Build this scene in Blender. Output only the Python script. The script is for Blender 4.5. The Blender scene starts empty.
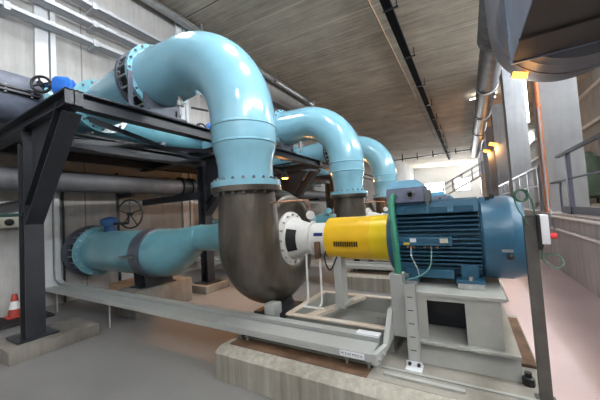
import bpy, bmesh, math, random
from mathutils import Vector, Matrix
random.seed(7)
C = bpy.context.scene.collection
sc = bpy.context.scene
PI = math.pi
V = Vector

# ------------------------------------------------------------ materials
def _nodes(name):
    m = bpy.data.materials.new(name); m.use_nodes = True
    nt = m.node_tree
    return m, nt, nt.nodes['Principled BSDF']

def mat(name, col, rough=.5, metal=0., var=.12, scale=6., bump=0., bscale=60., spec=.5, coat=0., stretch=(1, 1, 1), col2=None, detail=6):
    m, nt, b = _nodes(name)
    tc = nt.nodes.new('ShaderNodeTexCoord')
    mp = nt.nodes.new('ShaderNodeMapping'); mp.inputs['Scale'].default_value = stretch
    nt.links.new(tc.outputs['Object'], mp.inputs[0])
    n = nt.nodes.new('ShaderNodeTexNoise'); n.inputs['Scale'].default_value = scale; n.inputs['Detail'].default_value = detail
    n.inputs['Roughness'].default_value = .6
    nt.links.new(mp.outputs[0], n.inputs['Vector'])
    r = nt.nodes.new('ShaderNodeValToRGB')
    c2 = col2 or tuple(c * (1 - var * 2.2) for c in col)
    c1 = col if col2 else tuple(min(1, c * (1 + var)) for c in col)
    r.color_ramp.elements[0].position = .3; r.color_ramp.elements[1].position = .72
    r.color_ramp.elements[0].color = (*c2, 1); r.color_ramp.elements[1].color = (*c1, 1)
    nt.links.new(n.outputs['Fac'], r.inputs[0]); nt.links.new(r.outputs[0], b.inputs['Base Color'])
    b.inputs['Roughness'].default_value = rough; b.inputs['Metallic'].default_value = metal
    b.inputs['Specular IOR Level'].default_value = spec; b.inputs['Coat Weight'].default_value = coat
    b.inputs['Coat Roughness'].default_value = .12
    if bump:
        n2 = nt.nodes.new('ShaderNodeTexNoise'); n2.inputs['Scale'].default_value = bscale; n2.inputs['Detail'].default_value = 4
        nt.links.new(mp.outputs[0], n2.inputs['Vector'])
        bp = nt.nodes.new('ShaderNodeBump'); bp.inputs['Strength'].default_value = bump; bp.inputs['Distance'].default_value = .02
        nt.links.new(n2.outputs['Fac'], bp.inputs['Height']); nt.links.new(bp.outputs[0], b.inputs['Normal'])
    return m

def emit(name, col, s):
    m, nt, b = _nodes(name)
    b.inputs['Base Color'].default_value = (*col, 1)
    b.inputs['Emission Color'].default_value = (*col, 1); b.inputs['Emission Strength'].default_value = s
    return m

def concrete(name, col, col2, axis_streak='z', seam=None, freq=5, streak=.45):
    """cast concrete: cloudy tone, long board streaks, form-panel joints"""
    m, nt, b = _nodes(name); L = nt.links.new; N = nt.nodes.new
    tc = N('ShaderNodeTexCoord')
    n1 = N('ShaderNodeTexNoise'); n1.inputs['Scale'].default_value = .9; n1.inputs['Detail'].default_value = 8; n1.inputs['Roughness'].default_value = .65
    L(tc.outputs['Object'], n1.inputs['Vector'])
    mp = N('ShaderNodeMapping')
    mp.inputs['Scale'].default_value = {'z': (freq, freq, .5), 'x': (.35, 6, 1), 'y': (5, .4, 5)}[axis_streak]
    L(tc.outputs['Object'], mp.inputs[0])
    n2 = N('ShaderNodeTexNoise'); n2.inputs['Scale'].default_value = 1.6; n2.inputs['Detail'].default_value = 9; n2.inputs['Roughness'].default_value = .7
    L(mp.outputs[0], n2.inputs['Vector'])
    mx = N('ShaderNodeMix'); mx.data_type = 'FLOAT'; mx.inputs[0].default_value = streak
    L(n1.outputs['Fac'], mx.inputs[2]); L(n2.outputs['Fac'], mx.inputs[3])
    r = N('ShaderNodeValToRGB'); r.color_ramp.elements[0].position = .34; r.color_ramp.elements[1].position = .66
    r.color_ramp.elements[0].color = (*col2, 1); r.color_ramp.elements[1].color = (*col, 1)
    L(mx.outputs[0], r.inputs[0])
    out = r.outputs[0]; h = mx.outputs[0]
    if seam:
        ax, pitch, width, scol = seam
        sx = N('ShaderNodeSeparateXYZ'); L(tc.outputs['Object'], sx.inputs[0])
        dv = N('ShaderNodeMath'); dv.operation = 'DIVIDE'; dv.inputs[1].default_value = pitch; sh = N('ShaderNodeMath'); sh.operation = 'ADD'; sh.inputs[1].default_value = -.49; L(sx.outputs[ax], sh.inputs[0]); L(sh.outputs[0], dv.inputs[0])
        fr = N('ShaderNodeMath'); fr.operation = 'FRACT'; L(dv.outputs[0], fr.inputs[0])
        lt = N('ShaderNodeMath'); lt.operation = 'LESS_THAN'; lt.inputs[1].default_value = width / pitch; L(fr.outputs[0], lt.inputs[0])
        # every joint gets its own tone: some pale caulk, some open and dark
        fl = N('ShaderNodeMath'); fl.operation = 'FLOOR'; L(dv.outputs[0], fl.inputs[0])
        wn = N('ShaderNodeTexWhiteNoise'); wn.noise_dimensions = '1D'; L(fl.outputs[0], wn.inputs['W'])
        rr = N('ShaderNodeValToRGB'); rr.color_ramp.interpolation = 'CONSTANT'
        rr.color_ramp.elements[0].color = (*scol[0], 1); rr.color_ramp.elements[1].color = (*scol[1], 1); rr.color_ramp.elements[1].position = .42
        L(wn.outputs['Value'], rr.inputs[0])
        m2 = N('ShaderNodeMix'); m2.data_type = 'RGBA'
        L(lt.outputs[0], m2.inputs[0]); L(out, m2.inputs[6]); L(rr.outputs[0], m2.inputs[7]); 
        # slight tone step from panel to panel
        m3 = N('ShaderNodeMix'); m3.data_type = 'RGBA'; m3.blend_type = 'MULTIPLY'; m3.inputs[0].default_value = .5
        r3 = N('ShaderNodeValToRGB'); r3.color_ramp.elements[0].color = (.72, .70, .67, 1); r3.color_ramp.elements[1].color = (1, 1, 1, 1)
        L(wn.outputs['Value'], r3.inputs[0]); L(m2.outputs[2], m3.inputs[6]); L(r3.outputs[0], m3.inputs[7])
        out = m3.outputs[2]
    L(out, b.inputs['Base Color'])
    b.inputs['Roughness'].default_value = .82; b.inputs['Specular IOR Level'].default_value = .3
    bp = N('ShaderNodeBump'); bp.inputs['Strength'].default_value = .25; bp.inputs['Distance'].default_value = .03
    L(h, bp.inputs['Height']); L(bp.outputs[0], b.inputs['Normal'])
    return m

M = {}
M['wall'] = concrete('wall concrete', (.50, .495, .485), (.30, .295, .285), 'z', ('Y', 2.4, .025, ((.22, .21, .2), (.45, .44, .42))))
M['ceil'] = concrete('ceiling planks', (.90, .80, .665), (.40, .345, .265), 'x', ('Y', 1.26, .03, ((.12, .105, .085), (.95, .88, .76))), streak=.6)
M['backwall'] = mat('white back wall', (.8, .8, .79), .8, var=.04)
M['column'] = concrete('column concrete', (.37, .385, .41), (.235, .25, .275), 'z')
M['lowwall'] = concrete('stained low wall', (.56, .51, .51), (.36, .315, .31), 'z', streak=.7)
M['plinth'] = concrete('plinth concrete', (.45, .43, .375), (.17, .155, .125), 'z', streak=.5, freq=13)
M['grout'] = concrete('dirty grout', (.33, .315, .28), (.12, .11, .095), 'z', streak=.3)
M['pad'] = concrete('pad concrete', (.27, .25, .225), (.10, .09, .078), 'z', streak=.35)
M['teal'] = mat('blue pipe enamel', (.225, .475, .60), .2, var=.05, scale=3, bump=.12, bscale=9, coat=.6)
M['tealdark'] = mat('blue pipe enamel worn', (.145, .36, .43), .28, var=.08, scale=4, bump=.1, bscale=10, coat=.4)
M['cast'] = mat('bare cast steel casing', (.17, .150, .128), .34, .75, var=.32, scale=2.6, bump=.25, bscale=22, stretch=(1, 1, .35))
M['steel'] = mat('dark grey painted steel', (.027, .030, .037), .38, .2, var=.12, scale=5)
M['steelb'] = mat('blue grey steel plate', (.10, .115, .15), .4, .2, var=.12, scale=5)
M['grey'] = mat('light grey steel paint', (.41, .425, .41), .42, var=.03, scale=3)
M['greyd'] = mat('grey painted frame', (.375, .385, .36), .5, var=.08, scale=4)
M['cream'] = mat('worn cream steel', (.64, .59, .52), .5, col2=(.54, .44, .35), scale=3.5)
M['white'] = mat('white painted metal', (.72, .72, .70), .35, var=.05)
M['galv'] = mat('galvanised sheet', (.50, .51, .52), .38, .55, var=.12, scale=9)
M['galvw'] = mat('pale galvanised tray', (.42, .435, .46), .45, .1, var=.06, scale=9)
M['riser'] = mat('pale trunking', (.60, .62, .64), .4, var=.04)
M['wallpipe'] = mat('dull grey pipe', (.15, .153, .165), .5, .1, var=.1)
M['yellow'] = mat('yellow guard paint', (.83, .50, .008), .35, var=.05, scale=4, bump=.05, bscale=14)
M['yellow2'] = mat('lemon guard paint', (.82, .60, .004), .35, var=.04, scale=4)
M['motor'] = mat('blue motor paint', (.028, .115, .195), .36, .05, var=.12, scale=4)
M['motord'] = mat('blue motor paint fins', (.024, .095, .16), .42, .05, var=.1, scale=4)
M['tbox'] = mat('lilac grey box', (.23, .25, .36), .42, var=.1)
M['bluelid'] = mat('sky blue lid', (.10, .31, .47), .38, var=.06)
M['blue'] = mat('strong blue casting', (.02, .155, .62), .38, var=.12)
M['blued'] = mat('deep blue casting', (.015, .075, .20), .4, var=.12)
M['black'] = mat('black rubber', (.012, .012, .013), .5, var=.1)
M['traymat'] = mat('matt black tray', (.012, .012, .013), .9, var=.1, spec=.1)
M['dark'] = mat('dark slot', (.008, .008, .009), .7, var=.05)
M['bolt'] = mat('zinc bolt', (.52, .53, .53), .35, .8, var=.1, scale=30)
M['boltd'] = mat('dull bolt', (.20, .22, .23), .4, .6, var=.1, scale=30)
M['green'] = mat('green conduit', (.04, .26, .17), .4, var=.1)
M['greenp'] = mat('pale green hose', (.16, .34, .30), .4, var=.05)
M['greend'] = mat('green cable', (.05, .14, .085), .5, var=.1)
M['hose'] = mat('pale hose', (.50, .56, .56), .4, var=.05)
M['red'] = mat('red plastic', (.62, .03, .03), .35, var=.05)
M['conew'] = mat('white cone band', (.8, .8, .78), .4, var=.05)
M['coner'] = mat('red cone plastic', (.42, .045, .03), .45, var=.08)
M['label'] = mat('white label', (.78, .80, .84), .4, var=.02)
M['ylabel'] = mat('yellow label', (.75, .55, .03), .4, var=.03)
M['blabel'] = mat('beige label', (.55, .54, .45), .4, var=.03)
M['ink'] = mat('dark ink', (.05, .055, .09), .5, var=.02)
M['inkb'] = mat('blue ink plate', (.03, .06, .30), .4, var=.05)
M['copper'] = mat('copper pipe', (.50, .27, .16), .35, .8, var=.1)
M['orange'] = mat('orange conduit', (.62, .20, .07), .45, var=.15)
M['rail'] = mat('violet grey rail', (.085, .09, .135), .4, .15, var=.1)
M['railw'] = mat('pale rail', (.34, .35, .40), .35, .3, var=.05)
M['pinkpipe'] = mat('pale pink pipe', (.74, .66, .64), .4, var=.06)
M['duct_lit'] = mat('lit duct sheet', (.33, .40, .53), .35, .45, var=.1, scale=3)  # lit copy of the duct metal, brighter for the side facing the light
M['duct_shaded'] = mat('shaded duct sheet', (.075, .066, .060), .5, .25, var=.1, scale=3)  # same duct metal, underside shadow put into the colour
M['ductm'] = mat('grey duct sheet', (.17, .18, .21), .42, .35, var=.1, scale=3)  # same duct metal, toned between the lit and shaded copies
M['spiral'] = mat('spiral duct metal', (.21, .21, .22), .45, .4, var=.1, scale=5)
M['rust'] = mat('rusty brown steel', (.17, .10, .06), .6, .2, var=.25)
M['wood'] = mat('timber block', (.36, .22, .13), .7, var=.2, stretch=(1, 6, 6))
M['post'] = mat('brown grey post', (.115, .112, .105), .42, .3, var=.15)
M['window'] = emit('daylit window pane', (.86, .93, 1.0), 9.0)
M['bwindow'] = emit('daylit back pane', (.93, .97, 1.0), 5.0)
M['fwindow'] = emit('daylit front pane', (.88, .94, 1.0), 1.0)
M['sodium'] = emit('amber lamp glass', (1.0, .36, .04), 5)
M['tube'] = emit('white lamp tube', (1, .98, .94), 9)
M['fill2'] = emit('bright bay lamp panel', (.95, .97, 1), 25)
M['fill_off'] = mat('unlit lamp panel', (.7, .7, .68), .4)
M['fill'] = emit('bay lamp panel', (.98, .985, 1), 32)

def floor_mat():
    m, nt, b = _nodes('painted floor'); L = nt.links.new; N = nt.nodes.new
    tc = N('ShaderNodeTexCoord')
    n = N('ShaderNodeTexNoise'); n.inputs['Scale'].default_value = .8; n.inputs['Detail'].default_value = 9; n.inputs['Roughness'].default_value = .62
    L(tc.outputs['Object'], n.inputs['Vector'])
    g = N('ShaderNodeValToRGB'); g.color_ramp.elements[0].position = .3; g.color_ramp.elements[1].position = .7
    g.color_ramp.elements[0].color = (.165, .16, .158, 1); g.color_ramp.elements[1].color = (.24, .235, .232, 1)
    p = N('ShaderNodeValToRGB'); p.color_ramp.elements[0].position = .3; p.color_ramp.elements[1].position = .7
    p.color_ramp.elements[0].color = (.54, .41, .41, 1); p.color_ramp.elements[1].color = (.66, .54, .55, 1)
    L(n.outputs['Fac'], g.inputs[0]); L(n.outputs['Fac'], p.inputs[0])
    sx = N('ShaderNodeSeparateXYZ'); L(tc.outputs['Object'], sx.inputs[0])
    # pinkish tone past the machine row, noisy edge
    ad = N('ShaderNodeMath'); ad.operation = 'MULTIPLY_ADD'; ad.inputs[1].default_value = .25
    L(n.outputs['Fac'], ad.inputs[0]); L(sx.outputs['X'], ad.inputs[2])
    mr = N('ShaderNodeMapRange'); mr.inputs[1].default_value = -.2; mr.inputs[2].default_value = .55
    L(ad.outputs[0], mr.inputs[0])
    mx = N('ShaderNodeMix'); mx.data_type = 'RGBA'; L(mr.outputs[0], mx.inputs[0]); L(g.outputs[0], mx.inputs[6]); L(p.outputs[0], mx.inputs[7])
    L(mx.outputs[2], b.inputs['Base Color'])
    b.inputs['Roughness'].default_value = .36
    rr = N('ShaderNodeMapRange'); rr.inputs[3].default_value = .28; rr.inputs[4].default_value = .5; L(n.outputs['Fac'], rr.inputs[0]); L(rr.outputs[0], b.inputs['Roughness'])
    return m
M['floor'] = floor_mat()

# ------------------------------------------------------------ mesh helpers
def frame(ax):
    ax = V(ax).normalized()
    t = V((0, 0, 1)) if abs(ax.z) < .9 else V((0, 1, 0))
    u = t.cross(ax).normalized(); v = ax.cross(u).normalized()
    return ax, u, v

def faces_quad(bm, a, b, closed=True):
    n = len(a)
    for i in range(n if closed else n - 1):
        j = (i + 1) % n
        try: bm.faces.new((a[i], a[j], b[j], b[i]))
        except ValueError: pass

def box(bm, x0, x1, y0, y1, z0, z1, bev=0.):
    vs = [bm.verts.new((x, y, z)) for x in (x0, x1) for y in (y0, y1) for z in (z0, z1)]
    fs = [bm.faces.new([vs[i] for i in f]) for f in ((0, 1, 3, 2), (4, 6, 7, 5), (0, 4, 5, 1), (2, 3, 7, 6), (0, 2, 6, 4), (1, 5, 7, 3))]
    if bev:
        es = list({e for f in fs for e in f.edges})
        bmesh.ops.bevel(bm, geom=es, offset=bev, segments=2, affect='EDGES', profile=.6)
    return bm

def bar(bm, p0, p1, w, h, up=(0, 0, 1)):
    """rectangular bar from p0 to p1; w sideways, h along up"""
    p0, p1 = V(p0), V(p1); a = (p1 - p0).normalized(); up = V(up)
    s = a.cross(up)
    if s.length < 1e-4: s = a.cross(V((0, 1, 0)))
    s.normalize(); u = s.cross(a).normalized()
    r = []
    for p in (p0, p1):
        r.append([bm.verts.new(p + s * (w / 2 * i) + u * (h / 2 * j)) for i, j in ((-1, -1), (1, -1), (1, 1), (-1, 1))])
    faces_quad(bm, r[0], r[1]); bm.faces.new(r[0][::-1]); bm.faces.new(r[1])
    return bm

def ibeam(bm, p0, p1, h, b, tf=.016, tw=.012, up=(0, 0, 1)):
    p0, p1 = V(p0), V(p1); a = (p1 - p0).normalized(); up = V(up)
    s = a.cross(up).normalized(); u = s.cross(a).normalized()
    prof = [(-b/2, -h/2), (b/2, -h/2), (b/2, -h/2+tf), (tw/2, -h/2+tf), (tw/2, h/2-tf), (b/2, h/2-tf), (b/2, h/2), (-b/2, h/2), (-b/2, h/2-tf), (-tw/2, h/2-tf), (-tw/2, -h/2+tf), (-b/2, -h/2+tf)]
    r = [[bm.verts.new(p + s * x + u * y) for x, y in prof] for p in (p0, p1)]
    faces_quad(bm, r[0], r[1]); bm.faces.new(r[0][::-1]); bm.faces.new(r[1])
    return bm

def lathe(bm, prof, origin, ax, seg=40, cap=True):
    """prof = [(s, r)] along ax from origin"""
    a, u, v = frame(ax); o = V(origin); rings = []
    for s, r in prof:
        rings.append([bm.verts.new(o + a * s + (u * math.cos(2*PI*i/seg) + v * math.sin(2*PI*i/seg)) * max(r, 1e-4)) for i in range(seg)])
    for p, q in zip(rings, rings[1:]): faces_quad(bm, p, q)
    if cap:
        bm.faces.new(rings[0][::-1]); bm.faces.new(rings[-1])
    return bm

def ring(bm, origin, ax, r0, r1, t, seg=40):
    """flat annulus plate, thickness t along ax"""
    a, u, v = frame(ax); o = V(origin); R = []
    for s, r in ((0, r0), (0, r1), (t, r1), (t, r0)):
        R.append([bm.verts.new(o + a*s + (u*math.cos(2*PI*i/seg) + v*math.sin(2*PI*i/seg))*r) for i in range(seg)])
    for i in range(4): faces_quad(bm, R[i], R[(i+1) % 4])
    return bm

def tube(bm, pts, r, seg=10, closed=False, cap=True):
    pts = [V(p) for p in pts]; n = len(pts); rs = r if isinstance(r, (list, tuple)) else [r]*n
    rings = []; up = None
    for i, p in enumerate(pts):
        if closed: t = pts[(i+1) % n] - pts[i-1]
        else: t = pts[min(i+1, n-1)] - pts[max(i-1, 0)]
        t.normalize()
        if up is None:
            _, u, v = frame(t)
        else:
            u = up - t * up.dot(t)
            u = u.normalized() if u.length > 1e-5 else frame(t)[1]
            v = t.cross(u)
        up = u
        rings.append([bm.verts.new(p + (u*math.cos(2*PI*k/seg) + v*math.sin(2*PI*k/seg))*rs[i]) for k in range(seg)])
    for a, b in zip(rings, rings[1:]): faces_quad(bm, a, b)
    if closed: faces_quad(bm, rings[-1], rings[0])
    elif cap: bm.faces.new(rings[0][::-1]); bm.faces.new(rings[-1])
    return bm

def smooth_path(pts, n=8):
    """Catmull-Rom through pts"""
    P = [V(p) for p in pts]; P = [P[0]*2 - P[1]] + P + [P[-1]*2 - P[-2]]; out = []
    for i in range(1, len(P)-2):
        for k in range(n):
            t = k/n; a, b, c, d = P[i-1], P[i], P[i+1], P[i+2]
            out.append(.5*((2*b) + (c-a)*t + (2*a-5*b+4*c-d)*t*t + (-a+3*b-3*c+d)*t**3))
    out.append(P[-2]); return out

def prism(bm, poly, axis, a0, a1):
    """poly = 2D outline in the two other axes (cyclic order), extruded along axis"""
    def p3(p, a): return {'x': (a, p[0], p[1]), 'y': (p[0], a, p[1]), 'z': (p[0], p[1], a)}[axis]
    A = [bm.verts.new(p3(p, a0)) for p in poly]; B = [bm.verts.new(p3(p, a1)) for p in poly]
    faces_quad(bm, A, B); bm.faces.new(A[::-1]); bm.faces.new(B)
    return bm

def wloc(o):
    l = V((0, 0, 0))
    while o is not None: l += o.location; o = o.parent
    return l

def obj(name, bm, m, parent=None, ang=38, label=None, loc=None):
    """bm in world coordinates -> one mesh object"""
    bmesh.ops.recalc_face_normals(bm, faces=bm.faces[:])
    lim = math.radians(ang)
    for f in bm.faces: f.smooth = True
    for e in bm.edges:
        if len(e.link_faces) != 2 or e.calc_face_angle(0) > lim: e.smooth = False
    vs = [v.co for v in bm.verts]
    if parent is not None: o_ = wloc(parent)
    elif loc is not None: o_ = V(loc)
    else:
        o_ = V(((min(v.x for v in vs)+max(v.x for v in vs))/2, (min(v.y for v in vs)+max(v.y for v in vs))/2, min(v.z for v in vs)))
    bmesh.ops.translate(bm, verts=bm.verts[:], vec=-o_)
    me = bpy.data.meshes.new(name); bm.to_mesh(me); bm.free()
    me.materials.append(M[m] if isinstance(m, str) else m)
    o = bpy.data.objects.new(name, me); C.objects.link(o)
    if parent is not None: o.parent = parent
    else: o.location = o_
    if label: o['label'] = label
    return o

def NB(): return bmesh.new()

def tag(o, label, cat, group=None, kind=None):
    o['label'] = label; o['category'] = cat
    if group: o['group'] = group
    if kind: o['kind'] = kind
    return o

def thing(name, loc, label, cat, group=None):
    o = bpy.data.objects.new(name, None); C.objects.link(o); o.location = loc; o.empty_display_size = .1
    return tag(o, label, cat, group)

def struct(name, bm, m, **k):
    o = obj(name, bm, m, loc=(0, 0, 0), **k); o['kind'] = 'structure'; return o

def copy_tree(o, parent=None):
    c = o.copy(); C.objects.link(c)
    if parent is not None: c.parent = parent
    for ch in [x for x in C.objects if x.parent == o]: copy_tree(ch, c)
    return c

def dup(root, off, label):
    c = copy_tree(root); c.location = root.location + V(off); c['label'] = label
    return c

def bolts(parent, centre, ax, R, n, r=.016, h=.03, m='bolt', off=0., a0=0., hexa=True):
    """n hex bolt heads round a flange; each a child object sharing one mesh"""
    a, u, v = frame(ax); base = wloc(parent); first = None; c = V(centre)
    for i in range(n):
        t = a0 + 2*PI*i/n
        p = c + a*off + (u*math.cos(t) + v*math.sin(t))*R
        if first is None:
            b = NB(); lathe(b, [(-h/2, r*.55), (-h/2, r), (h/2, r), (h/2, r*.55), (h/2+h*.35, r*.5)], (0, 0, 0), a, 6)
            me = bpy.data.meshes.new('bolt'); b.to_mesh(me); b.free(); me.materials.append(M[m]); first = me
        o = bpy.data.objects.new('bolt', first); C.objects.link(o); o.parent = parent; o.location = p - base

def text_child(name, s, size, loc, rot, m, parent):
    cu = bpy.data.curves.new(name, 'FONT'); cu.body = s; cu.size = size; cu.align_x = 'CENTER'; cu.align_y = 'CENTER'; cu.extrude = .0008
    to = bpy.data.objects.new('tmp', cu); C.objects.link(to)
    dg = bpy.context.evaluated_depsgraph_get()
    me = bpy.data.meshes.new_from_object(to.evaluated_get(dg)); bpy.data.objects.remove(to)
    me.transform(Matrix.Translation(V(loc) - wloc(parent)) @ rot.to_4x4())
    me.materials.clear(); me.materials.append(M[m])
    o = bpy.data.objects.new(name, me); C.objects.link(o); o.parent = parent
    return o

# ------------------------------------------------------------ camera
a, b_, c_ = (math.radians(t) for t in (30.47, 2.6, -3.49))
fwd = V((-math.sin(a)*math.cos(b_), math.cos(a)*math.cos(b_), math.sin(b_)))
r_ = V((math.cos(a), math.sin(a), 0)); u_ = r_.cross(fwd)
r2 = r_*math.cos(c_) + u_*math.sin(c_); u2 = u_*math.cos(c_) - r_*math.sin(c_)
cam = bpy.data.cameras.new('camera'); co = bpy.data.objects.new('camera', cam); C.objects.link(co)
cam.sensor_width = 36; cam.lens = 282.5/600*36; cam.clip_start = .05; cam.clip_end = 200
co.matrix_world = Matrix(((r2.x, u2.x, -fwd.x, 0), (r2.y, u2.y, -fwd.y, 0), (r2.z, u2.z, -fwd.z, 1.5), (0, 0, 0, 1)))
sc.camera = co

# ------------------------------------------------------------ the hall
XL, XW, XO, YF, YB = -7.1, 1.55, 5.2, -6.0, 50.0
ZG = 1.17
def zc(x): return 7.6 - .05*(x + 7.1)

b = NB(); box(b, XL-.3, XW+.2, YF, YB, -.2, 0); struct('floor', b, 'floor')
b = NB(); prism(b, [(XL-.3, zc(XL-.3)), (XO+.3, zc(XO+.3)), (XO+.3, zc(XO)+.4), (XL-.3, zc(XL)+.4)], 'y', YF, YB+.3); struct('ceiling', b, 'ceil')
b = NB(); box(b, XL-.3, XL, YF, YB, 0, 7.9); struct('wall_left', b, 'wall')
b = NB(); box(b, XL-.3, XO+.3, YF-.3, YF, 0, 7.9); struct('wall_front', b, 'wall')
b = NB(); box(b, XL-.3, XO+.3, YB, YB+.3, 0, 7.9); struct('wall_back', b, 'backwall')
# gallery along the right: low stained wall with a raised deck behind it
b = NB(); box(b, XW, XW+.22, YF, YB, -.2, ZG-.06); box(b, XW-.02, XW+.24, YF, YB, ZG-.06, ZG); struct('wall_right', b, 'lowwall')
b = NB(); box(b, XW+.22, XO, YF, YB, ZG-.25, ZG-.02); struct('floor_gallery', b, 'pad')
# outer wall with a clerestory row
wz0, wz1 = 6.38, 6.84
b = NB(); box(b, XO, XO+.25, YF, YB, ZG-.3, wz0); box(b, XO, XO+.25, YF, YB, wz1, 7.9)
wy = [(-5.2 + 3.2*i, -5.2 + 3.2*i + 2.5) for i in range(17) if not 6 <= i <= 10]
prev = YF
for y0, y1 in wy:
    box(b, XO, XO+.25, prev, y0, wz0, wz1); prev = y1
box(b, XO, XO+.25, prev, YB, wz0, wz1)
struct('wall_outer', b, 'wall')
for i, (y0, y1) in enumerate(wy):
    b = NB(); box(b, XO+.12, XO+.14, y0, y1, wz0, wz1); w = struct('window_%d' % (i+1), b, 'window')
    b = NB()
    for yy in (y0+.03, (y0+y1)/2, y1-.03): box(b, XO+.04, XO+.16, yy-.03, yy+.03, wz0, wz1)
    for zz in (wz0+.03, wz1-.03): box(b, XO+.04, XO+.16, y0, y1, zz-.03, zz+.03)
    obj('window_frame', b, 'white', w)
# two windows far off in the end wall
n = len(wy)
for i, (x0, x1, z0, z1) in enumerate(((-5.7, -2.8, 3.0, 5.0), (-1.4, .7, 3.4, 5.3))):
    b = NB(); box(b, x0, x1, YB-.02, YB+.01, z0, z1); w = struct('window_%d' % (n+1+i), b, 'bwindow')
    b = NB()
    for xx in (x0, (x0+x1)/2, x1): box(b, xx-.05, xx+.05, YB-.06, YB-.005, z0-.05, z1+.05)
    for zz in (z0, z1): box(b, x0-.05, x1+.05, YB-.06, YB-.005, zz-.05, zz+.05)
    obj('window_frame', b, 'white', w)
# windows behind the viewpoint
for i, x0 in enumerate((-6.2, -3.4, -.6, 2.2)):
    b = NB(); box(b, x0, x0+2.2, YF+.0, YF+.03, 4.6, 6.7); w = struct('window_%d' % (n+3+i), b, 'fwindow')
    b = NB()
    for xx in (x0, x0+.73, x0+1.47, x0+2.2): box(b, xx-.03, xx+.03, YF+.02, YF+.09, 4.57, 6.73)
    for zz in (4.6, 5.65, 6.7): box(b, x0-.03, x0+2.23, YF+.02, YF+.09, zz-.03, zz+.03)
    obj('window_frame', b, 'white', w)

# ceiling bay lamps added out of view to light the near part of the hall
for i, (x, y) in enumerate(((-5, -4.6), (-2, -4.6), (1, -3.2), (-5.2, 2.6), (-1.8, 2.6), (0.0, 2.6))):
    nm = ('first', 'second', 'third')[i % 3]
    t = thing('fill_lamp', (x, y, zc(x)), 'added fill lamp panel out of view, %s from the left wall in the %s row overhead' % (nm, 'rear' if i < 3 else 'front'), 'lamp', 'added fill lamp panels')
    b = NB(); box(b, x-.35, x+.35, y-.75, y+.75, zc(x)-.14, zc(x+.35)-.001, .01); obj('housing', b, 'white', t)
    b = NB(); box(b, x-.31, x+.31, y-.71, y+.71, zc(x)-.155, zc(x)-.142); obj('diffuser', b, ('fill2' if x < -5.1 else 'fill') if y > -4 else 'fill_off', t)

# columns on the gallery edge
colpos = [2.85+5.75*k for k in range(8)]
names = ['nearest', 'grey concrete column beside the big air duct, with orange conduit', 'second', 'third', 'fourth', 'fifth', 'sixth', 'seventh']
collab = ['broad grey concrete column just outside the frame at right, nearest of the row',
          'broad grey concrete column with orange conduit, standing behind the near gallery railing',
          'second grey concrete column down the gallery, beside a bright upright strip',
          'third concrete column down the gallery, mostly behind the second',
          'fourth concrete column down the gallery', 'fifth concrete column down the gallery',
          'sixth concrete column down the gallery', 'farthest concrete column of the gallery row']
for y, l in zip(colpos[1:], collab[1:]):
    b = NB(); box(b, 1.66, 2.33, y, y+.75, ZG-.02, zc(2)+.02, .02)
    tag(obj('concrete_column', b, 'column'), l, 'column', 'columns along the gallery')

# amber lamps on arms from the columns
lamps = [(1.62, 10.9, 5.36), (1.6, 20.1, 4.85), (1.6, 25.8, 5.35)]
lamps[0] = (.56, 3.62, 2.77)
for k, ((x, y, z), l) in enumerate(zip(lamps, ('amber lamp glowing just under the big air duct', 'amber lamp on the third gallery column', 'amber lamp on the fourth gallery column, farther off'))):
    q = .30 if k == 0 else 1.0
    cy = min([c for c in colpos if c > y-1.8], key=lambda c: abs(c+.37-y))
    t = thing('amber_lamp', (x, y, z), l, 'lamp', 'amber lamps at the gallery side')
    b = NB(); bar(b, (x-.22*q, y-.02*q, z+.06*q), (x+.22*q, y+.02*q, z-.06*q), .2*q, .10*q); obj('housing', b, 'rust', t)
    b = NB(); bar(b, (x-.2*q, y-.10*q, z+.04*q), (x+.2*q, y-.06*q, z-.08*q), .10*q, .14*q); bar(b, (x-.2*q, y-.03*q, z-.01*q), (x+.2*q, y+.01*q, z-.12*q), .17*q, .06*q); obj('glass', b, 'sodium', t)
    b = NB(); tube(b, [(x+.1, y, z+.02), (1.655, cy+.3, z+.08)] if k else [(x+.03, y, z+.01), (x+.16, y-.02, z+.10)], .025 if k else .012); obj('arm', b, 'steel', t)
    L = bpy.data.lights.new('amber', 'POINT'); L.energy = 45 if k else 1.5; L.color = (1, .5, .18); L.shadow_soft_size = .1
    lo = bpy.data.objects.new('amber_light', L); C.objects.link(lo); lo.location = (x-.05*q, y-.1*q-.05, z-.3*q)

# orange and grey conduits climbing the near column
b = NB(); tube(b, [(1.605, 8.56, ZG), (1.605, 8.56, 6.9)], .05); tube(b, [(1.625, 8.66, ZG), (1.625, 8.66, 6.9)], .03)
for z in (2.4, 3.6, 4.8, 6.0): box(b, 1.585, 1.655, 8.51, 8.70, z, z+.05)
tag(obj('conduit', b, 'orange'), 'orange conduit running up the near gallery column', 'conduit')
b = NB(); tube(b, smooth_path([(1.50, 7.55, .85), (1.5, 7.75, .95), (1.5, 7.8, 1.2), (1.58, 8.4, 1.5), (1.58, 8.45, 3.6)]), .022)
tag(obj('riser_pipe', b, 'railw'), 'pale thin pipe rising from the low wall to the near column', 'pipe')

b = NB(); box(b, 2.332, 2.43, 14.5, 14.62, 4.6, 6.7, .02); t = tag(obj('window_strip', b, 'tube'), 'bright upright strip standing in for a window slit at the side of the second gallery column', 'lamp')  # glowing strip in place of a window slit past the column
t2 = thing('crossed_tube_lamps', (1.2, 17.6, 7.0), 'two crossed white lamp tubes under the ceiling beside the spiral duct', 'lamp')
for p0, p1 in (((.55, 17.6, 6.98), (1.75, 17.6, 7.08)), ((1.0, 17.4, 7.1), (1.7, 17.9, 6.93))):
    b = NB(); tube(b, [p0, p1], .03); obj('tube', b, 'tube', t2)

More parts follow.
